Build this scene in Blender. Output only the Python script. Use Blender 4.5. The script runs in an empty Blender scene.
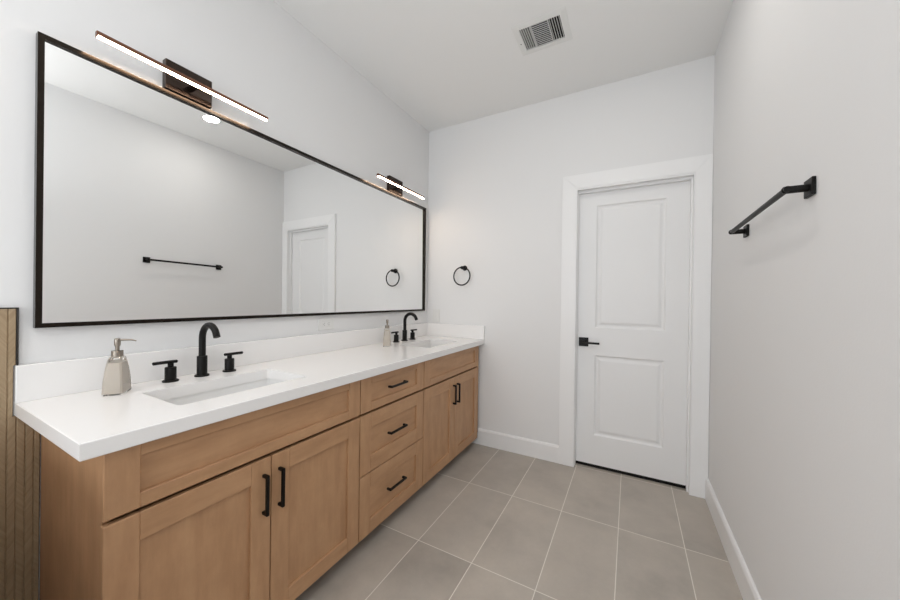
import bpy, bmesh, math, random
from mathutils import Vector, Matrix
C = bpy.context.scene.collection
S = bpy.context.scene
random.seed(4)
# ------------------------------------------------------------------ camera
CAM = Vector((1.6756, -2.6302, 1.2387))
yaw, pitch, roll = map(math.radians, (28.5184, -0.1745, 0.7884))
fwd = Vector((-math.sin(yaw)*math.cos(pitch), math.cos(yaw)*math.cos(pitch), math.sin(pitch)))
rgt = Vector((math.cos(yaw), math.sin(yaw), 0)); up = rgt.cross(fwd)
r2 = rgt*math.cos(roll)+up*math.sin(roll); u2 = up*math.cos(roll)-rgt*math.sin(roll)
cd = bpy.data.cameras.new('camera'); cam = bpy.data.objects.new('camera', cd); C.objects.link(cam)
cd.sensor_width = 36; cd.lens = 331.97*36/900; cd.clip_start = .02
cam.matrix_world = Matrix(((r2.x, u2.x, -fwd.x, CAM.x), (r2.y, u2.y, -fwd.y, CAM.y), (r2.z, u2.z, -fwd.z, CAM.z), (0, 0, 0, 1)))
S.camera = cam
# ------------------------------------------------------------------ world, lights, exposure
W = bpy.data.worlds.new('World'); S.world = W; W.use_nodes = True
W.node_tree.nodes['Background'].inputs[0].default_value = (.85, .92, 1, 1)
W.node_tree.nodes['Background'].inputs[1].default_value = 1.0
S.view_settings.view_transform = 'Standard'; S.view_settings.look = 'None'
S.view_settings.exposure = 0.04; S.view_settings.gamma = 1
S.view_settings.use_curve_mapping = False
WX, H, YR = 2.1214, 2.80, -5.2           # room width, ceiling height, rear wall
DAY, FILL, CAN, BAR, FLASH = 31, 11.5, 90, 52, 5.8 
# (watts; CAN and BAR are the emission of the lamp lenses)
def area(name, loc, rot, sx, sy, power, col, shape='RECTANGLE', spread=math.pi):
    l = bpy.data.lights.new(name, 'AREA'); l.shape = shape; l.size = sx; l.size_y = sy
    l.energy = power; l.color = col; l.spread = spread
    o = bpy.data.objects.new(name, l); C.objects.link(o); o.location = loc; o.rotation_euler = rot
    return o
# daylight coming in through the window of the rear wall
area('daylight', (1.0, YR+.02, 1.25), (math.radians(90), 0, 0), 1.3, 1.4, DAY, (.94, .97, 1.0))
# the photographer's flash, bounced off the ceiling beside the camera
area('bounce_flash', (1.75, -2.85, 1.75), (math.radians(160), 0, 0), .5, .5, FLASH, (.97, .985, 1.0), spread=math.radians(120))
area('rear_fill', (.80, -3.3, H-.03), (0, 0, 0), 1.5, 1.5, FILL, (.985, .99, 1.0))  # unseen fill panel added behind the camera to brighten the walls

# ------------------------------------------------------------------ material helpers
def s2l(c):
    return tuple(((v/255+.055)/1.055)**2.4 if v > 10 else v/255/12.92 for v in c)+(1,)
class NT:
    def __init__(self, name):
        m = bpy.data.materials.new(name); m.use_nodes = True; self.m = m
        self.t = m.node_tree; self.b = self.t.nodes['Principled BSDF']
    def n(self, ty, **kw):
        x = self.t.nodes.new(ty)
        for k, v in kw.items(): setattr(x, k, v)
        return x
    def l(self, a, b): self.t.links.new(a, b)
    def math(self, op, a, b=None, c=None):
        x = self.n('ShaderNodeMath', operation=op)
        for i, v in enumerate((a, b, c)):
            if v is None: continue
            if isinstance(v, (int, float)): x.inputs[i].default_value = v
            else: self.l(v, x.inputs[i])
        return x.outputs[0]
    def ramp(self, fac, stops):
        r = self.n('ShaderNodeValToRGB'); e = r.color_ramp.elements
        while len(e) < len(stops): e.new(.5)
        for k, (p, c) in enumerate(stops): e[k].position = p; e[k].color = c
        self.l(fac, r.inputs[0]); return r.outputs[0]
    def mix(self, fac, a, b, ty='MIX'):
        x = self.n('ShaderNodeMix', data_type='RGBA', blend_type=ty)
        for s, v in ((x.inputs[0], fac), (x.inputs[6], a), (x.inputs[7], b)):
            if isinstance(v, (int, float)): s.default_value = v
            elif isinstance(v, tuple): s.default_value = v
            else: self.l(v, s)
        return x.outputs[2]
    def noise(self, vec, scale, detail=4, rough=.5):
        x = self.n('ShaderNodeTexNoise'); x.inputs['Scale'].default_value = scale
        x.inputs['Detail'].default_value = detail; x.inputs['Roughness'].default_value = rough
        if vec is not None: self.l(vec, x.inputs['Vector'])
        return x.outputs[0]
    def coord(self, scale=(1, 1, 1), rot=(0, 0, 0), loc=None):
        tc = self.n('ShaderNodeTexCoord'); mp = self.n('ShaderNodeMapping')
        mp.inputs['Scale'].default_value = scale; mp.inputs['Rotation'].default_value = rot
        self.l(tc.outputs['Object'], mp.inputs[0]); 
        if loc is not None: self.l(loc, mp.inputs[1])
        return mp.outputs[0]
    def bump(self, h, st, dist=.001):
        x = self.n('ShaderNodeBump'); x.inputs['Strength'].default_value = st; x.inputs['Distance'].default_value = dist
        self.l(h, x.inputs['Height']); self.l(x.outputs[0], self.b.inputs['Normal'])
    def set(self, col=None, rough=None, metal=None, **kw):
        b = self.b.inputs
        if col is not None:
            if isinstance(col, tuple): b['Base Color'].default_value = col
            else: self.l(col, b['Base Color'])
        if rough is not None:
            if isinstance(rough, (int, float)): b['Roughness'].default_value = rough
            else: self.l(rough, b['Roughness'])
        if metal is not None: b['Metallic'].default_value = metal
        for k, v in kw.items(): b[k.replace('_', ' ')].default_value = v
        return self.m

def paint(name, col, rough, bump_scale=220, st=.12):
    t = NT(name); n = t.noise(t.coord(), bump_scale, 3)
    n2 = t.noise(t.coord(), 1.3, 2)
    c = s2l(col); t.set(t.mix(n2, tuple(x*.985 for x in c[:3])+(1,), c), rough)
    t.bump(n, st, .002); return t.m
M = {}
M['wall'] = paint('wall_paint', (236, 236, 236), .75, 140, .10)
M['ceiling'] = paint('ceiling_paint', (243, 243, 242), .85, 140, .12)
M['trim'] = paint('trim_paint', (244, 244, 244), .38, 60, .02)
M['door'] = paint('door_paint', (239, 239, 239), .42, 60, .02)
def solid(name, col, rough, metal=0, var=.06, **kw):
    t = NT(name); c = s2l(col); n = t.noise(t.coord(), 35, 3)
    t.set(t.mix(n, tuple(x*(1-var) for x in c[:3])+(1,), tuple(min(1, x*(1+var)) for x in c[:3])+(1,)), rough, metal, **kw)
    return t.m
M['black'] = solid('matte_black_metal', (9, 7, 6), .42, .0, Specular_IOR_Level=.25)
M['black_frame'] = solid('black_frame_finish', (12, 10, 9), .17, .0, Specular_IOR_Level=.30, Specular_Tint=(1, .80, .64, 1))
M['bronze'] = solid('oil_rubbed_bronze', (52, 40, 33), .24, .6)
M['bronze_glow'] = solid('bronze_warm_glow', (112, 74, 54), .35, .5)  # bronze with the warm LED glow put into its colour
M['nickel'] = solid('brushed_nickel', (150, 142, 132), .32, .95)
M['mirror'] = NT('mirror_glass').set((.93, .94, .94, 1), .0, 1.0)
M['quartz'] = None
t = NT('white_quartz'); n = t.noise(t.coord(), 260, 2); n2 = t.noise(t.coord(), 3, 4)
t.set(t.mix(t.math('MULTIPLY', n2, .5), s2l((247, 246, 245)), t.mix(n, s2l((243, 242, 241)), s2l((250, 249, 248)))), .16); M['quartz'] = t.m
M['ceramic'] = solid('white_ceramic', (241, 241, 240), .1, 0, .01)
M['chrome'] = solid('chrome_drain', (190, 190, 188), .15, 1)
M['plastic'] = solid('white_plastic', (232, 232, 230), .35, 0, .01)
M['slot'] = solid('dark_slot', (60, 58, 56), .6)
M['vent_white'] = solid('vent_enamel', (234, 234, 232), .45, 0, .01)
M['duct'] = solid('dark_duct', (34, 32, 31), .8)
M['edge_trim'] = solid('dark_edge_trim', (52, 48, 46), .35, .5)
M['caulk'] = solid('toe_kick_wood', (112, 84, 60), .6)
t = NT('soap_glass'); t.set((.97, .96, .94, 1), .03, 0, IOR=1.45, Transmission_Weight=1.0); M['glass'] = t.m
M['soap'] = solid('beige_soap', (236, 227, 215), .5, 0, .02)
def emit(name, col, st):
    t = NT(name); t.set((1, 1, 1, 1), .4)
    t.b.inputs['Emission Color'].default_value = col; t.b.inputs['Emission Strength'].default_value = st; return t.m

M['led'] = emit('led_diffuser', (1, .76, .56, 1), BAR)
M['can_lens'] = emit('downlight_lens', (1, .96, .90, 1), CAN)

def wood(name, axis, a, b, c):
    t = NT(name); oi = t.n('ShaderNodeObjectInfo')
    off = t.n('ShaderNodeCombineXYZ'); rr = t.math('MULTIPLY', oi.outputs['Random'], 7.3)
    for i in range(3): t.l(rr, off.inputs[i])
    sc = [7, 7, 7]; sc['XYZ'.index(axis)] = 1.3
    g = t.noise(t.coord(tuple(sc), loc=off.outputs[0]), 3.2, 5, .6)
    sc2 = [90, 90, 90]; sc2['XYZ'.index(axis)] = 4
    f = t.noise(t.coord(tuple(sc2), loc=off.outputs[0]), 1.6, 3, .6)
    bl = t.noise(t.coord((3, 3, 3), loc=off.outputs[0]), 3.5, 5, .65)
    col = t.ramp(g, [(.28, s2l(a)), (.52, s2l(b)), (.75, s2l(c))])
    col = t.mix(t.math('MULTIPLY', f, .22), col, s2l(tuple(x*.84 for x in b)))
    col = t.mix(t.math('MULTIPLY', bl, .6), col, s2l(tuple(x*.85 for x in a)))
    t.set(col, t.math('ADD', .36, t.math('MULTIPLY', f, .15))); t.bump(f, .08, .0006)
    return t.m
WA, WB, WC = (188, 144, 105), (206, 161, 121), (216, 172, 131)
M['wood_v'] = wood('maple_vertical_grain', 'Z', WA, WB, WC)
M['wood_h'] = wood('maple_horizontal_grain', 'Y', WA, WB, WC)

# floor tiles
t = NT('grey_porcelain_tile'); tc = t.n('ShaderNodeTexCoord'); sp = t.n('ShaderNodeSeparateXYZ'); t.l(tc.outputs['Object'], sp.inputs[0])
TX0, TW, TY0, TL = .7377, .299, -.5949, .6126
u = t.math('DIVIDE', t.math('SUBTRACT', sp.outputs[0], TX0), TW); v = t.math('DIVIDE', t.math('SUBTRACT', sp.outputs[1], TY0), TL)
def edge(x, size):
    fr = t.math('FRACT', x); d = t.math('MINIMUM', fr, t.math('SUBTRACT', 1, fr)); return t.math('MULTIPLY', d, size)
d = t.math('MINIMUM', edge(u, TW), edge(v, TL))
grout = t.n('ShaderNodeMapRange'); grout.inputs[1].default_value = .0014; grout.inputs[2].default_value = .0026; t.l(d, grout.inputs[0])
cell = t.n('ShaderNodeCombineXYZ'); t.l(t.math('FLOOR', u), cell.inputs[0]); t.l(t.math('FLOOR', v), cell.inputs[1])
wn = t.n('ShaderNodeTexWhiteNoise', noise_dimensions='2D'); t.l(cell.outputs[0], wn.inputs['Vector'])
mp = t.n('ShaderNodeVectorMath', operation='MULTIPLY_ADD'); t.l(wn.outputs['Color'], mp.inputs[0]); mp.inputs[1].default_value = (9, 9, 9); t.l(tc.outputs['Object'], mp.inputs[2])
cl = t.noise(mp.outputs[0], 3.0, 6, .6); fi = t.noise(mp.outputs[0], 60, 4, .6)
col = t.ramp(cl, [(.30, s2l((165, 158, 149))), (.5, s2l((185, 177, 167))), (.72, s2l((200, 191, 180)))])
col = t.mix(t.math('MULTIPLY', fi, .25), col, s2l((158, 150, 142)))
col = t.mix(t.math('MULTIPLY', wn.outputs['Value'], .22), col, s2l((193, 184, 173)))
col = t.mix(grout.outputs[0], s2l((232, 227, 218)), col)
t.set(col, t.mix(grout.outputs[0], (.8, .8, .8, 1), t.ramp(cl, [(.3, (.42,)*3+(1,)), (.7, (.52,)*3+(1,))])))
t.bump(grout.outputs[0], .5, .0012); M['floor'] = t.m
# narrow ribbed wood-look tile with a chevron grain
t = NT('wood_look_tile'); tc = t.n('ShaderNodeTexCoord'); sp = t.n('ShaderNodeSeparateXYZ'); t.l(tc.outputs['Object'], sp.inputs[0])
k = t.math('DIVIDE', t.math('ADD', sp.outputs[1], 3.9939), .0175); fl = t.math('FLOOR', k); par = t.math('MODULO', fl, 2.0)
sg = t.math('SUBTRACT', t.math('MULTIPLY', par, 2.0), 1.0)
zz = t.math('ADD', sp.outputs[2], t.math('MULTIPLY', t.math('MULTIPLY', sp.outputs[1], 1.6), sg))
cb = t.n('ShaderNodeCombineXYZ'); t.l(t.math('MULTIPLY', zz, 60), cb.inputs[0]); t.l(t.math('MULTIPLY', fl, 3.7), cb.inputs[1]); t.l(t.math('MULTIPLY', sp.outputs[2], 2), cb.inputs[2])
g = t.noise(cb.outputs[0], 1.5, 4, .6); g2 = t.noise(cb.outputs[0], .25, 2, .5)
col = t.ramp(g, [(.25, s2l((150, 128, 100))), (.5, s2l((168, 146, 117))), (.75, s2l((180, 158, 129)))])
t.set(t.mix(t.math('MULTIPLY', g2, .4), col, s2l((150, 128, 98))), .5); t.bump(g, .15, .001); M['tile'] = t.m

# ------------------------------------------------------------------ mesh helpers
def link(name, bm, mats, parent=None):
    me = bpy.data.meshes.new(name); bmesh.ops.recalc_face_normals(bm, faces=bm.faces[:]); bm.to_mesh(me); bm.free()
    for m in (mats if isinstance(mats, (list, tuple)) else [mats]): me.materials.append(m)
    o = bpy.data.objects.new(name, me); C.objects.link(o)
    if parent: o.parent = parent
    return o
def smooth(o, ang=35):
    for p in o.data.polygons: p.use_smooth = True
    o.data.set_sharp_from_angle(angle=math.radians(ang)); return o
def box(bm, x0, x1, y0, y1, z0, z1, bev=0, mi=0, seg=1):
    r = bmesh.ops.create_cube(bm, size=1)
    vs = r['verts']
    for v in vs:
        v.co = Vector(((x0+x1)/2+v.co.x*(x1-x0), (y0+y1)/2+v.co.y*(y1-y0), (z0+z1)/2+v.co.z*(z1-z0)))
    fs = set(f for v in vs for f in v.link_faces)
    for f in fs: f.material_index = mi
    if bev:
        es = list(set(e for v in vs for e in v.link_edges))
        r = bmesh.ops.bevel(bm, geom=es, offset=bev, segments=seg, affect='EDGES', profile=.5)
        for f in r['faces']: f.material_index = mi
def cyl(bm, p, q, r0, r1=None, seg=28, mi=0):
    p, q = Vector(p), Vector(q); d = q-p
    m = Matrix.Translation((p+q)/2) @ d.to_track_quat('Z', 'Y').to_matrix().to_4x4()
    r = bmesh.ops.create_cone(bm, cap_ends=True, segments=seg, radius1=r0, radius2=r0 if r1 is None else r1, depth=d.length, matrix=m)
    for v in r['verts']:
        for f in v.link_faces: f.material_index = mi
def lathe(bm, prof, seg=32, center=(0, 0, 0)):
    rings = []
    for (r, z) in prof:
        rings.append([bm.verts.new((center[0]+r*math.cos(2*math.pi*i/seg), center[1]+r*math.sin(2*math.pi*i/seg), center[2]+z)) for i in range(seg)])
    for a, b in zip(rings, rings[1:]):
        for i in range(seg): bm.faces.new((a[i], a[(i+1) % seg], b[(i+1) % seg], b[i]))
    bm.faces.new(rings[0]); bm.faces.new(rings[-1])
def tube(bm, pts, rad, seg=16, closed=False):
    pts = [Vector(p) for p in pts]; n = len(pts); rings = []
    rads = rad if isinstance(rad, (list, tuple)) else [rad]*n
    nrm = None
    for i, p in enumerate(pts):
        a = pts[(i-1) % n] if closed or i > 0 else p; b = pts[(i+1) % n] if closed or i < n-1 else p
        tg = (b-a).normalized()
        if nrm is None:
            nrm = tg.orthogonal().normalized()
        nrm = (nrm-tg*nrm.dot(tg)).normalized(); bn = tg.cross(nrm)
        rings.append([bm.verts.new(p+(nrm*math.cos(2*math.pi*k/seg)+bn*math.sin(2*math.pi*k/seg))*rads[i]) for k in range(seg)])
    for i in range(n if closed else n-1):
        a, b = rings[i], rings[(i+1) % n]
        for k in range(seg): bm.faces.new((a[k], a[(k+1) % seg], b[(k+1) % seg], b[k]))
    if not closed: bm.faces.new(rings[0]); bm.faces.new(rings[-1])
def tag(o, label=None, cat=None, group=None, kind=None):
    for k_, v_ in (('label', label), ('category', cat), ('group', group), ('kind', kind)):
        if v_: o[k_] = v_
    return o
def thing(name, label, cat, loc=(0, 0, 0), rz=0, group=None):
    o = bpy.data.objects.new(name, None); C.objects.link(o); o.empty_display_size = .1
    o.location = loc; o.rotation_euler = (0, 0, rz); return tag(o, label, cat, group)
def copy_tree(o, parent=None):
    c = o.copy(); C.objects.link(c)
    if parent: c.parent = parent
    for ch in list(o.children): copy_tree(ch, c)
    return c
def struct(name, bm, m, label, cat, parent=None):
    o = link(name, bm, m, parent)
    if not parent: tag(o, label, cat, kind='structure')
    return o
nb = bmesh.new

# ------------------------------------------------------------------ room shell
b = nb(); box(b, -.15, WX+.15, YR-.15, .30, -.1, 0); struct('floor', b, M['floor'], 'grey rectangular porcelain floor tiles with pale grout', 'floor')
VX0, VX1, VY0, VY1 = 1.087, 1.316, -.762, -.581            # opening for the air register
b = nb()
for (x0, x1, y0, y1) in ((-.15, VX0, YR-.15, .30), (VX1, WX+.15, YR-.15, .30), (VX0, VX1, YR-.15, VY0), (VX0, VX1, VY1, .30)):
    box(b, x0, x1, y0, y1, H, H+.1)
bmesh.ops.remove_doubles(b, verts=b.verts[:], dist=1e-5)
struct('ceiling', b, M['ceiling'], 'plain white painted ceiling', 'ceiling')
b = nb(); box(b, -.15, 0, YR, .30, 0, H); struct('wall_left', b, M['wall'], 'white wall behind the vanity and mirror', 'wall')
b = nb(); box(b, WX, WX+.15, YR-.15, .30, 0, H); struct('wall_right', b, M['wall'], 'white wall holding the towel bar', 'wall')
DX0, DX1, DZ, CW = 1.317, 2.028, 2.069, .104               # door opening and casing width
b = nb(); box(b, 0, DX0, 0, .12, 0, H); box(b, DX1, WX, 0, .12, 0, H); box(b, DX0, DX1, 0, .12, DZ, H); box(b, 0, WX, .13, .16, 0, H)
struct('wall_back', b, M['wall'], 'white end wall with the door', 'wall')
WN = (.3, 1.7, .5, 2.0)
b = nb(); box(b, 0, WN[0], YR-.12, YR, 0, H); box(b, WN[1], WX, YR-.12, YR, 0, H); box(b, WN[0], WN[1], YR-.12, YR, 0, WN[2]); box(b, WN[0], WN[1], YR-.12, YR, WN[3], H)
struct('wall_rear', b, M['wall'], 'white wall with the window behind the viewer', 'wall')
b = nb()
for (x0, x1, z0, z1) in ((WN[0], WN[0]+.05, WN[2], WN[3]), (WN[1]-.05, WN[1], WN[2], WN[3]), (WN[0]+.05, WN[1]-.05, WN[2], WN[2]+.05), (WN[0]+.05, WN[1]-.05, WN[3]-.05, WN[3]), (.975, 1.025, WN[2]+.05, WN[3]-.05)):
    box(b, x0, x1, YR-.10, YR-.04, z0, z1)
struct('window_1', b, M['trim'], 'white framed window in the rear wall behind the viewer', 'window')
b = nb(); box(b, .012, .86, -4.3, -2.54, 0, .80); struct('wall_added_shade', b, M['trim'], 'added unseen white half wall that shades the vanity end', 'light blocker')  # unseen half wall, added to keep the cabinet side dark
# baseboards
def board(bm, axis, a, bb, face, sgn):
    prof = [(0, 0), (.015, 0), (.015, .118), (.010, .130), (.006, .1335), (0, .1335)]
    ends = []
    for e in (a, bb):
        ends.append([bm.verts.new((e, face+sgn*d, z) if axis == 'X' else (face+sgn*d, e, z)) for d, z in prof])
    n = len(prof)
    for i in range(n): bm.faces.new((ends[0][i], ends[0][(i+1) % n], ends[1][(i+1) % n], ends[1][i]))
    bm.faces.new(ends[0]); bm.faces.new(ends[1])
b = nb(); board(b, 'X', .02, DX0-CW-.0005, -.0003, -1); struct('baseboard_back', b, M['trim'], 'white baseboard between vanity and door casing', 'baseboard')
b = nb(); board(b, 'Y', -.0225, YR+.01, WX-.0003, -1); struct('baseboard_right', b, M['trim'], 'white baseboard along the towel bar wall', 'baseboard')
# door casing (mitred, flat with eased edges) and jamb
b = nb(); XR = WX-.001
def casing_prism(pts, y0, y1):
    fr = [b.verts.new((x, y0, z)) for x, z in pts]; bk = [b.verts.new((x, y1, z)) for x, z in pts]; n = len(pts)
    b.faces.new(fr); b.faces.new(bk)
    es = []
    for i in range(n): b.faces.new((fr[i], fr[(i+1) % n], bk[(i+1) % n], bk[i]))
    bmesh.ops.bevel(b, geom=[e for e in b.edges if e.verts[0] in fr and e.verts[1] in fr], offset=.003, segments=2, affect='EDGES')
casing_prism([(DX0-CW, 0), (DX0, 0), (DX0, DZ), (DX0-CW, DZ+CW)], -.02, -.0004)
casing_prism([(DX1, 0), (XR, 0), (XR, DZ+CW), (DX1, DZ)], -.02, -.0004)
casing_prism([(DX0-CW, DZ+CW), (DX0, DZ), (DX1, DZ), (XR, DZ+CW)], -.02, -.0004)
cas = struct('trim_1', b, M['trim'], 'wide flat white casing around the door', 'door casing')
b = nb()
box(b, DX0+.0005, DX0+.004, -.017, .11, 0, DZ-.0005); box(b, DX1-.004, DX1-.0005, -.017, .11, 0, DZ-.0005); box(b, DX0+.004, DX1-.004, -.017, .11, DZ-.010, DZ-.0005)
box(b, DX0+.004, DX0+.009, .022, .0495, 0, DZ-.010); box(b, DX1-.014, DX1-.004, .022, .0495, 0, DZ-.010); box(b, DX0+.009, DX1-.014, .022, .0495, DZ-.027, DZ-.010)
struct('trim_2', b, M['trim'], 'white door jamb and stop', 'door jamb')
# door slab with two moulded panels
def door_slab():
    b = nb(); x0, x1, z0, z1, y, yb = DX0+.006, DX1-.006, .025, DZ-.014, .050, .086
    xs = [x0, 1.447, 1.886, x1]; zs = [z0, .241, .838, 1.040, 1.948, z1]
    V = {}
    def vt(x, yy, z):
        k_ = (round(x, 5), round(yy, 5), round(z, 5))
        if k_ not in V: V[k_] = b.verts.new(k_)
        return V[k_]
    for i in range(3):
        for j in range(5):
            xa, xb, za, zb = xs[i], xs[i+1], zs[j], zs[j+1]
            if i == 1 and j in (1, 3):
                steps = [(0, 0), (.003, .0015), (.010, .008), (.016, .0095), (.024, .0095), (.040, .0035), (.046, .003)]
                for (i0, d0), (i1, d1) in zip(steps, steps[1:]):
                    o = [(xa+i0, za+i0), (xb-i0, za+i0), (xb-i0, zb-i0), (xa+i0, zb-i0)]; n = [(xa+i1, za+i1), (xb-i1, za+i1), (xb-i1, zb-i1), (xa+i1, zb-i1)]
                    for q in range(4):
                        p = (q+1) % 4; b.faces.new((vt(o[q][0], y+d0, o[q][1]), vt(o[p][0], y+d0, o[p][1]), vt(n[p][0], y+d1, n[p][1]), vt(n[q][0], y+d1, n[q][1])))
                i1, d1 = steps[-1]
                b.faces.new([vt(x, y+d1, z) for x, z in ((xa+i1, za+i1), (xb-i1, za+i1), (xb-i1, zb-i1), (xa+i1, zb-i1))])
            else: b.faces.new([vt(x, y, z) for x, z in ((xa, za), (xb, za), (xb, zb), (xa, zb))])
    bk = [b.verts.new((x, yb, z)) for x, z in ((x0, z0), (x1, z0), (x1, z1), (x0, z1))]; b.faces.new(bk)
    per = [[vt(x, y, z0) for x in xs]+[bk[1], bk[0]], [vt(x1, y, z) for z in zs]+[bk[2], bk[1]], [vt(x, y, z1) for x in xs[::-1]]+[bk[3], bk[2]], [vt(x0, y, z) for z in zs[::-1]]+[bk[0], bk[3]]]
    for p in per: b.faces.new(p)
    return b
door = struct('door_1', door_slab(), M['door'], 'white two panel interior door with black lever', 'door')
b = nb(); box(b, DX0+.009, DX1-.009, .054, .064, .003, .0245); sw = link('door_gap_shade', b, M['black'], door); sw['label'] = 'black strip standing in for the shade under the door'  # dark strip added as the shade in the gap below the door
b = nb(); box(b, 1.337, 1.404, .040, .0501, .898, .964, .002)
ro = link('rosette', b, M['black'], door); ro['label'] = 'square black rosette'
b = nb(); cyl(b, (1.371, .041, .931), (1.371, -.008, .931), .010); box(b, 1.362, 1.484, -.018, -.006, .923, .938, .002)
link('lever', b, M['black'], ro)

# ------------------------------------------------------------------ vanity cabinets
F, FB, CF = .556, .537, .528           # front of the doors, their back, front of the carcass
BOT, TOPZ = .047, .857
def shaker(name, y0, y1, z0, z1, st, rt, rb, parent, horiz=False):
    b = nb(); bv = .0018; pf = F-.0105
    box(b, FB, F, y0, y0+st, z0, z1, bv, 0); box(b, FB, F, y1-st, y1, z0, z1, bv, 0)
    box(b, FB, F, y0+st, y1-st, z1-rt, z1, bv, 1); box(b, FB, F, y0+st, y1-st, z0, z0+rb, bv, 1)
    box(b, FB+.002, pf, y0+st-.004, y1-st+.004, z0+rb-.004, z1-rt+.004, 0, 1 if horiz else 0)
    # eased inner lip around the panel
    return link(name, b, [M['wood_v'], M['wood_h']], parent)
HX = .579
def pull(parent, y0, y1, z0, z1):
    b = nb(); r = .0055
    if abs(y1-y0) < 1e-6:
        box(b, HX-r, HX+r, y0-r, y0+r, z0, z1, .002, 0, 2)
        for z in (z0+r, z1-r): box(b, F-.0005, HX, y0-r, y0+r, z-r, z+r, .0015)
    else:
        box(b, HX-r, HX+r, y0, y1, z0-r, z0+r, .002, 0, 2)
        for y in (y0+r, y1-r): box(b, F-.0005, HX, y-r, y+r, z0-r, z0+r, .0015)
    link('handle', b, M['black'], parent)
def carcass(y0, y1, sides, parent, end=False):
    b = nb(); t_ = .016
    box(b, .004, CF, y0, y0+t_, 0 if sides[0] else BOT, TOPZ, .001, 0) if not sides[0] else (box(b, .0105, CF, y0, y0+t_, BOT+.02, TOPZ, .001, 0), box(b, .0105, .465, y0, y0+t_, 0, BOT+.02, 0, 0))
    box(b, .004, CF, y1-t_, y1, BOT+(.055 if end else 0), TOPZ, .001, 0)
    box(b, .004, CF, y0+t_, y1-t_, BOT, BOT+t_, 0, 1); box(b, .004, .012, y0+t_, y1-t_, BOT+t_, TOPZ, 0, 1)
    # face frame
    box(b, CF-.019, CF, y0+t_, y1-t_, TOPZ-.03, TOPZ, 0, 1); box(b, CF-.019, CF, y0+t_, y1-t_, BOT+t_, BOT+.03, 0, 1)
    link('body', b, [M['wood_v'], M['wood_h']], parent)
    b = nb(); box(b, .452, .465, y0+(t_ if sides[0] else 0), y1, 0, BOT-.0005); link('toe_kick', b, M['caulk'], parent)
ZD0, ZD1, ZF0, ZF1 = .071, .669, .681, .850
def sink_base(name, label, y0, y1, d0, d1, split, sides, hy):
    t_ = thing(name, label, 'cabinet', group=None)
    carcass(y0, y1, sides, t_, y1 > -.1)
    shaker('false_drawer_front', d0, d1, ZF0, ZF1, .070, .032, .040, t_, True)
    for (a, c, h) in ((d0, split-.0018, hy[0]), (split+.0018, d1, hy[1])):
        d_ = shaker('door', a, c, ZD0, ZD1, .070, .074, .068, t_)
        pull(d_, h, h, .477, .617)
    return t_
sink_base('vanity_base_cabinet', 'brown maple double door sink cabinet nearest the wood tile panel', -2.3170, -1.4465, -2.3215, -1.4485, -1.889, (True, False), (-1.918, -1.859))
ur = sink_base('vanity_base_cabinet', 'brown maple double door sink cabinet against the end wall with the towel ring', -.8925, -.020, -.8895, -.056, -.478, (False, False), (-.502, -.444))
b = nb(); box(b, CF-.019, FB+.006, -.054, -.0201, BOT+.058, TOPZ-.001); link('filler_strip', b, M['wood_v'], ur)
dr = thing('vanity_drawer_cabinet', 'brown maple cabinet of three drawers between the two sink cabinets', 'cabinet')
carcass(-1.4455, -.8935, (False, False), dr)
for (z0, z1, rt, rb, hz) in ((ZF0, ZF1, .034, .042, .774), (.3785, ZD1, .072, .080, .529), (ZD0, .3735, .072, .070, .232)):
    d_ = shaker('drawer', -1.4425, -.8960, z0, z1, .074, rt, rb, dr, True)
    pull(d_, -1.243, -1.098, hz-.003, hz-.003)

# ------------------------------------------------------------------ countertop with two cut-outs
SX0, SX1 = .197, .466; SK = [(-2.132, -1.672), (-.695, -.240)]
CY0, CY1, CZ0, CZ1, CX1 = -2.370, -.0015, .858, .900, .588
top = thing('vanity_countertop', 'long white quartz vanity countertop with backsplash and two sink cutouts', 'countertop')
def rrect(x0, x1, y0, y1, r, n=6):
    P = []
    for (cx, cy, a0) in ((x1-r, y1-r, 0), (x0+r, y1-r, 90), (x0+r, y0+r, 180), (x1-r, y0+r, 270)):
        for i in range(n+1):
            a = math.radians(a0+90*i/n); P.append((cx+r*math.cos(a), cy+r*math.sin(a)))
    return P
b = nb()
holes = [rrect(SX0, SX1, y0, y1, .012) for y0, y1 in SK]
bev = .0025
def layer(z, inset):
    es = []
    out = [b.verts.new((x, y, z)) for x, y in ((.0015+inset*0, CY0+inset), (CX1-inset, CY0+inset), (CX1-inset, CY1), (.0015, CY1))]
    loops = [out]+[[b.verts.new((x, y, z)) for x, y in h] for h in holes]
    for L in loops:
        for i in range(len(L)): es.append(b.edges.new((L[i], L[(i+1) % len(L)])))
    return loops, es
lt, et = layer(CZ1, bev); r = bmesh.ops.triangle_fill(b, use_beauty=True, edges=et)
lb, eb = layer(CZ0, bev); r = bmesh.ops.triangle_fill(b, use_beauty=True, edges=eb)
m1, _ = layer(CZ1-bev, 0); m2, _ = layer(CZ0+bev, 0)
for seq in ((lt, m1), (m1, m2), (m2, lb)):
    for A, B in zip(*seq):
        for i in range(len(A)): b.faces.new((A[i], A[(i+1) % len(A)], B[(i+1) % len(A)], B[i]))
link('slab', b, M['quartz'], top)
b = nb(); box(b, .0015, .0205, CY0, CY1, CZ1, 1.0145, .0015); link('backsplash', b, M['quartz'], top)
b = nb(); box(b, .0205, CX1, -.0205, CY1, CZ1, 1.0145, .0015); link('side_splash', b, M['quartz'], top)

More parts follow.
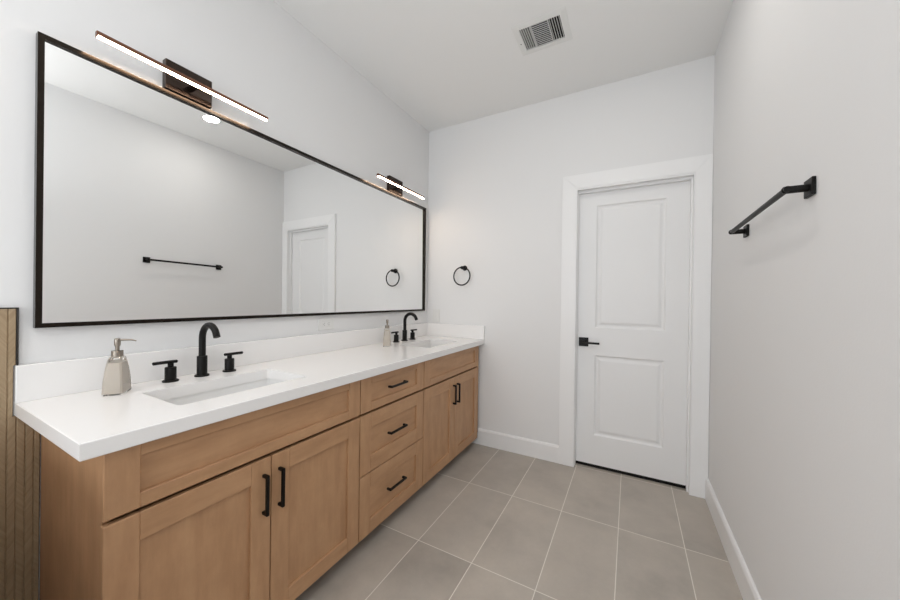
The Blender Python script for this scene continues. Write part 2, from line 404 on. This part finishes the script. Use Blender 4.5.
# sinks
def sink(y0, y1, label):
    s = thing('undermount_sink', label, 'sink', ((SX0+SX1)/2, (y0+y1)/2, CZ0-.14), 0, None)
    hx, hy, o = (SX1-SX0)/2, (y1-y0)/2, .004
    b = nb()
    prof = [(o+.022, .1396), (o, .1396), (o, .128), (-.004, .055), (-.016, .024), (-.035, .015)]
    R_ = [[b.verts.new((x, y, z)) for x, y in rrect(-hx-i, hx+i, -hy-i, hy+i, .016+max(0, -i)*.6)] for i, z in prof]
    for A, B in zip(R_, R_[1:]):
        for i in range(len(A)): b.faces.new((A[i], A[(i+1) % len(A)], B[(i+1) % len(A)], B[i]))
    f = b.faces.new(R_[-1])
    bo = link('basin', b, M['ceramic'], s); smooth(bo, 50)
    b = nb(); lathe(b, [(.026, .0155), (.026, .019), (.020, .0205), (.018, .019)]); smooth(link('drain', b, M['chrome'], s))
    return s
sink(*SK[0], 'white rectangular undermount sink nearest the wood tile panel')
sink(*SK[1], 'white rectangular undermount sink nearest the end wall')

# faucets: widespread, high arc spout with two lever handles
fa = thing('widespread_faucet', 'matte black arched faucet with lever handles at the sink nearest the wood tile panel', 'faucet', (.092, -1.898, CZ1+.0004))
b = nb(); lathe(b, [(.026, 0), (.026, .005), (.0245, .0065), (.0185, .0067), (.0185, .083), (.0175, .0845), (.0125, .085)]); sb = link('spout_base', b, M['black'], fa); smooth(sb)
b = nb(); pts = [(0, 0, .08), (0, 0, .12), (0, 0, .150)]
rr = .0560
for i in range(1, 19):
    a = math.radians(180-i*160/18); pts.append((rr+rr*math.cos(a), 0, .160+rr*math.sin(a)))
e = Vector(pts[-1]); dv = (e-Vector(pts[-2])).normalized(); pts.append(tuple(e+dv*.010))
tube(b, pts, .0125, 20); smooth(link('spout', b, M['black'], fa), 50)
for s, rot in ((-1, 0), (1, 0)):
    b = nb(); y = s*.109
    lathe(b, [(.026, 0), (.026, .0045), (.0245, .006), (.0185, .0062), (.0185, .055), (.0175, .0565), (.0095, .057), (.0095, .072)], center=(0, y, 0))
    h = link('handle', b, M['black'], fa); smooth(h)
    b = nb(); d0, d1 = (-.056, .021) if s < 0 else (-.021, .056)
    tube(b, [(-.003, y+d0, .076), (-.003, y+d0+.002, .0763), (0, y, .0765), (.003, y+d1-.002, .0763), (.003, y+d1, .076)], [.004, .0062, .0062, .0062, .004], 14); smooth(link('lever', b, M['black'], h), 60)
f2 = copy_tree(fa); f2.location = (.092, -.467, CZ1+.0004); f2['label'] = 'matte black arched faucet with lever handles at the sink nearest the end wall'

# soap dispensers
def dispenser(label, loc, rz, pump_rz):
    t_ = thing('soap_dispenser', label, 'soap dispenser', loc, rz, None)
    prof = [(z_, a_*1.06, c_*1.06) for z_, a_, c_ in [(.0000, .0365, .0245), (.004, .0375, .0255), (.02, .0368, .0250), (.05, .0345, .0236), (.08, .0300, .0212), (.10, .0255, .0190), (.114, .0208, .0168), (.119, .0175, .0150), (.121, .0140, .0130)]]
    def bottle(prof, ch):
        b = nb(); rings = []
        for z, hx, hy in prof:
            c = min(ch, hx*.45, hy*.45)
            P = [(hx-c, -hy), (hx, -hy+c), (hx, hy-c), (hx-c, hy), (-hx+c, hy), (-hx, hy-c), (-hx, -hy+c), (-hx+c, -hy)]
            rings.append([b.verts.new((x, y, z)) for x, y in P])
        for A, B in zip(rings, rings[1:]):
            for i in range(8): b.faces.new((A[i], A[(i+1) % 8], B[(i+1) % 8], B[i]))
        b.faces.new(rings[0]); b.faces.new(rings[-1]); return b
    g = link('bottle', bottle(prof, .005), M['glass'], t_); smooth(g, 30)
    inner = [(z+.004 if z < .004 else z, hx-.0030, hy-.0030) for z, hx, hy in prof if .003 < z < .09 or z == 0]
    inner.append((.102, .0240, .0172))
    smooth(link('liquid_soap', bottle(inner, .004), M['soap'], g), 30)
    b = nb(); lathe(b, [(.0165, .1213), (.0165, .123), (.0155, .124), (.0155, .139), (.0150, .1395), (.0060, .1400)]); smooth(link('collar', b, M['nickel'], t_))
    b = nb(); lathe(b, [(.0058, .1395), (.0058, .152), (.0075, .156), (.0085, .160), (.0085, .176), (.0075, .179), (.0055, .180)])
    ca, sa = math.cos(pump_rz), math.sin(pump_rz)
    tube(b, [(0, 0, .174), (.02*ca, .02*sa, .1745), (.038*ca, .038*sa, .1735), (.050*ca, .050*sa, .170)], [.0036, .0034, .0028, .0020], 12)
    t_.scale = (1, 1, 1.04)
    smooth(link('pump', b, M['nickel'], t_), 40); return t_
ang = math.atan2(.042, -.061)+math.pi       # long side of the bottle
dispenser('beige soap dispenser with nickel pump on the counter end nearest the wood tile panel', (.126, -2.172, CZ1+.0005), ang, math.atan2(.79, .61)-ang)
dispenser('beige soap dispenser with nickel pump in mid counter, beside the far faucet', (.160, -.770, CZ1+.0005), math.radians(128), math.radians(-178))

# ------------------------------------------------------------------ mirror
MY0, MY1, MZ0, MZ1, FD, FW = -2.3345, -.068, 1.1285, 2.0650, .025, .0145
mr = thing('wall_mirror', 'wide rectangular vanity mirror in a thin black frame', 'mirror')
b = nb(); box(b, .0015, .0145, MY0+.004, MY1-.004, MZ0+.004, MZ1-.004)
for v in b.verts:
    if v.co.x > .01: v.co.x += -.0025*(v.co.y+1.2)-.0045*(v.co.z-1.595)      # hangs a hair out of true
link('glass', b, M['mirror'], mr)
b = nb()
for pts in ([(MY0, MZ0), (MY0+FW, MZ0+FW), (MY0+FW, MZ1-FW), (MY0, MZ1)], [(MY1, MZ0), (MY1, MZ1), (MY1-FW, MZ1-FW), (MY1-FW, MZ0+FW)],
            [(MY0, MZ0), (MY1, MZ0), (MY1-FW, MZ0+FW), (MY0+FW, MZ0+FW)], [(MY0, MZ1), (MY0+FW, MZ1-FW), (MY1-FW, MZ1-FW), (MY1, MZ1)]):
    fr = [b.verts.new((FD, y, z)) for y, z in pts]; bk = [b.verts.new((.001, y, z)) for y, z in pts]
    b.faces.new(fr); b.faces.new(bk)
    for i in range(4): b.faces.new((fr[i], fr[(i+1) % 4], bk[(i+1) % 4], bk[i]))
link('frame', b, M['black_frame'], mr)

# ------------------------------------------------------------------ vanity bar lights
vl = thing('vanity_light', 'bronze LED bar light above the mirror, over the sink nearest the wood tile panel', 'wall light', (0, -1.926, 2.13))
b = nb(); box(b, .001, .030, -.084, .084, -.059, .059, .002); link('back_plate', b, M['bronze'], vl)
b = nb(); box(b, .029, .0855, -.012, .012, -.026, -.016, .001); link('arm', b, M['bronze'], vl)
b = nb(); X0, X1, Z0, Z1, L = .086, .1015, -.030, -.0110, .296
box(b, X0, X1, -L, L, Z0+.0040, Z1, .0006); box(b, X0, X0+.002, -L+.0016, L-.0016, Z0-.0006, Z0+.0039)
for s in (-1, 1): box(b, X0, X1, s*L-.0015, s*L+.0015, Z0, Z1, .0005)
bar = link('light_bar', b, M['bronze_glow'], vl)
b = nb(); box(b, X0+.0022, X1-.0002, -L+.0018, L-.0018, Z0, Z0+.0038); link('diffuser', b, M['led'], bar)
v2 = copy_tree(vl); v2.location = (0, -.520, 2.13); v2['label'] = 'bronze LED bar light above the mirror, beside the end wall'

# ------------------------------------------------------------------ towel bar and ring
tb = thing('towel_bar', 'straight matte black towel bar on the right wall', 'towel bar', (WX, -1.033, 1.560))
tb.rotation_euler = (math.radians(-1.3), 0, 0)
P0, P1, BX = -.291, .295, -.055
b = nb(); tube(b, [(BX, P0-.012, 0), (BX, P1+.012, 0)], .0085, 18); smooth(link('rail', b, M['black'], tb), 50)
for y in (P0, P1):
    b = nb(); box(b, -.010, -.0008, y-.025, y+.025, -.025, .025, .0015); mt = link('mount', b, M['black'], tb)
    b = nb(); tube(b, [(-.009, y, 0), (BX, y, 0), (BX-.006, y, 0), (BX-.010, y, 0)], [.0105, .0105, .0095, .004], 18); smooth(link('post', b, M['black'], mt), 50)
tr = thing('towel_ring', 'round matte black towel ring on the end wall above the counter', 'towel ring', (.392, 0, 1.512))
b = nb(); cyl(b, (0, -.0008, 0), (0, -.010, 0), .023, .022); smooth(link('mount', b, M['black'], tr), 40)
b = nb(); cyl(b, (0, -.009, 0), (0, -.056, 0), .0105, seg=20); cyl(b, (0, -.038, -.001), (0, -.060, -.001), .0145, seg=22); smooth(link('post', b, M['black'], tr), 40)
b = nb(); tube(b, [(.078*math.sin(2*math.pi*i/64)-.004, -.050-.006*(1-math.cos(2*math.pi*i/64))*.5, -.0735+.078*math.cos(2*math.pi*i/64)) for i in range(64)], .0058, 12, True); smooth(link('ring', b, M['black'], tr), 60)

# ------------------------------------------------------------------ outlets
def outlet(name, label, loc, rot, kind):
    t_ = thing(name, label, 'outlet' if kind == 'o' else 'light switch', loc); t_.rotation_euler = rot
    b = nb(); box(b, -.036, .036, -.0062, -.0005, -.060, .060, .002, 0, 2); link('cover_plate', b, M['plastic'], t_)
    b = nb(); box(b, -.017, .017, -.0082, -.0055, -.034, .034, .001); f_ = link('rocker' if kind == 's' else 'receptacle', b, M['plastic'], t_)
    if kind == 'o':
        for zc in (-.017, .017):
            b = nb()
            for x in (-.006, .006): box(b, x-.001, x+.001, -.0086, -.0080, zc-.0015, zc+.0055)
            cyl(b, (0, -.0080, zc-.007), (0, -.0086, zc-.007), .002, seg=12); link('socket', b, M['slot'], f_)
    return t_
outlet('light_switch', 'white rocker switch plate on the end wall above the side splash', (.104, 0, 1.083), (0, 0, 0), 's')
outlet('wall_outlet', 'white horizontal outlet plate on the wall just below the mirror', (0, -1.174, 1.0715), (math.radians(0), math.radians(90), math.radians(90)), 'o')

# ------------------------------------------------------------------ wood look tile panel at the left
tp = thing('wood_look_tile_panel', 'light brown ribbed wood look tile panel with dark edge trim at the countertop end', 'tile panel')
def ribs(bm, ya, yb, z0, z1):
    pitch, prof = .0175, []
    y = -3.9939+math.floor((ya+3.9939)/pitch)*pitch; pts = [(.0005, y)]
    while y < yb-.004:
        a, c = y, min(y+pitch, yb)
        for yy, x in ((a+.0004, .0065), (a+.0022, .0092), (c-.0022, .0092), (c-.0004, .0065)): pts.append((x, yy))
        y += pitch
    pts.append((.0005, yb))
    lo = [bm.verts.new((x, yy, z0)) for x, yy in pts]; hi = [bm.verts.new((x, yy, z1)) for x, yy in pts]; n = len(pts)
    for i in range(n): bm.faces.new((lo[i], lo[(i+1) % n], hi[(i+1) % n], hi[i]))
    bm.faces.new(lo); bm.faces.new(hi)
b = nb(); ribs(b, -3.4, -2.3180, .001, .8575); ribs(b, -3.4, -2.3725, .8575, 1.0155); ribs(b, -3.4, -2.3675, 1.0155, 1.190); link('ribbed_tile', b, M['tile'], tp)
b = nb(); box(b, .0005, .0105, -2.3673, -2.3635, 1.0155, 1.194, .0005); box(b, .0005, .0105, -3.4, -2.3673, 1.1902, 1.194, .0005)
link('edge_trim', b, M['edge_trim'], tp)

# ------------------------------------------------------------------ ceiling fixtures
vn = thing('air_vent', 'rectangular white slatted air register in the ceiling', 'air vent', ((VX0+VX1)/2, (VY0+VY1)/2, H))
hx, hy = (VX1-VX0)/2, (VY1-VY0)/2; O = .036
b = nb()
def ringf(a, za, c, zc):
    A = [b.verts.new((sx*(hx+a), sy*(hy+a), za)) for sx, sy in ((-1, -1), (1, -1), (1, 1), (-1, 1))]
    B = [b.verts.new((sx*(hx+c), sy*(hy+c), zc)) for sx, sy in ((-1, -1), (1, -1), (1, 1), (-1, 1))]
    for i in range(4): b.faces.new((A[i], A[(i+1) % 4], B[(i+1) % 4], B[i]))
ringf(O, -.0005, O-.002, -.002); ringf(O-.002, -.002, .006, -.0048); ringf(.006, -.0048, -.001, -.0048); ringf(-.001, -.0048, -.001, -.0005); ringf(-.001, -.0005, O, -.0005)
link('frame', b, M['vent_white'], vn)
def slats(n, x0, x1, along, tilt):
    b = nb()
    for i in range(n):
        if along == 'Y':
            x = x0+(i+.5)*(x1-x0)/n; w = tilt
            P = [(x-w, -hy+.001, -.0046), (x+w, -hy+.001, .0076)]; e = (0, 2*hy-.002, 0)
        else:
            y = -hy+(i+.5)*2*hy/n
            P = [(x0, y-.0008, -.0046), (x0, y+.0008, .0020)]; e = (x1-x0, 0, 0)
        q = [Vector(P[0]), Vector(P[1])]; ev = Vector(e); th = Vector((.0012, 0, .0006)) if along == 'Y' else Vector((0, .0012, .0006))
        vs = [b.verts.new(v_) for v_ in (q[0], q[1], q[1]+ev, q[0]+ev, q[0]+th, q[1]+th, q[1]+ev+th, q[0]+ev+th)]
        for f in ((0, 1, 2, 3), (4, 5, 6, 7), (0, 1, 5, 4), (1, 2, 6, 5), (2, 3, 7, 6), (3, 0, 4, 7)): b.faces.new([vs[k_] for k_ in f])
    return b
xa, xb = -hx+.066, hx-.070
link('louver_bank', slats(5, -hx+.002, xa-.003, 'Y', .0014), M['vent_white'], vn)
link('louver_bank', slats(13, xa, xb, 'X', 1), M['vent_white'], vn)
link('louver_bank', slats(5, xb+.003, hx-.002, 'Y', -.003), M['vent_white'], vn)
for x in (xa-.0015, xb+.0015):
    b = nb(); box(b, x-.0015, x+.0015, -hy+.001, hy-.001, -.0048, .012); link('divider', b, M['vent_white'], vn)
b = nb(); 
for q in ((-hx+.0004, hx-.0004, -hy+.0004, hy-.0004, .055, .060), (-hx+.0004, -hx+.0009, -hy+.0004, hy-.0004, .006, .055), (hx-.0009, hx-.0004, -hy+.0004, hy-.0004, .006, .055), (-hx+.0009, hx-.0009, -hy+.0004, -hy+.0009, .006, .055), (-hx+.0009, hx-.0009, hy-.0009, hy-.0004, .006, .055)): box(b, *q)
bmesh.ops.remove_doubles(b, verts=b.verts[:], dist=.0002)
link('duct', b, M['duct'], vn)
b = nb(); cyl(b, (-hx-.018, .02, -.003), (-hx-.018, .02, -.0055), .003, seg=12); link('screw', b, M['slot'], vn)
def can(label, x, y):
    t_ = thing('recessed_ceiling_light', label, 'ceiling light', (x, y, H), 0)
    b = nb(); lathe(b, [(.058, -.0005), (.082, -.0005), (.080, -.004), (.062, -.007), (.058, -.006)], 40); smooth(link('trim_ring', b, M['plastic'], t_))
    b = nb(); cyl(b, (0, 0, -.0062), (0, 0, -.0078), .0570, seg=40); link('lens', b, M['can_lens'], t_)
    return t_
can('round white recessed ceiling light reflected at the top of the mirror', 1.577, -1.077)
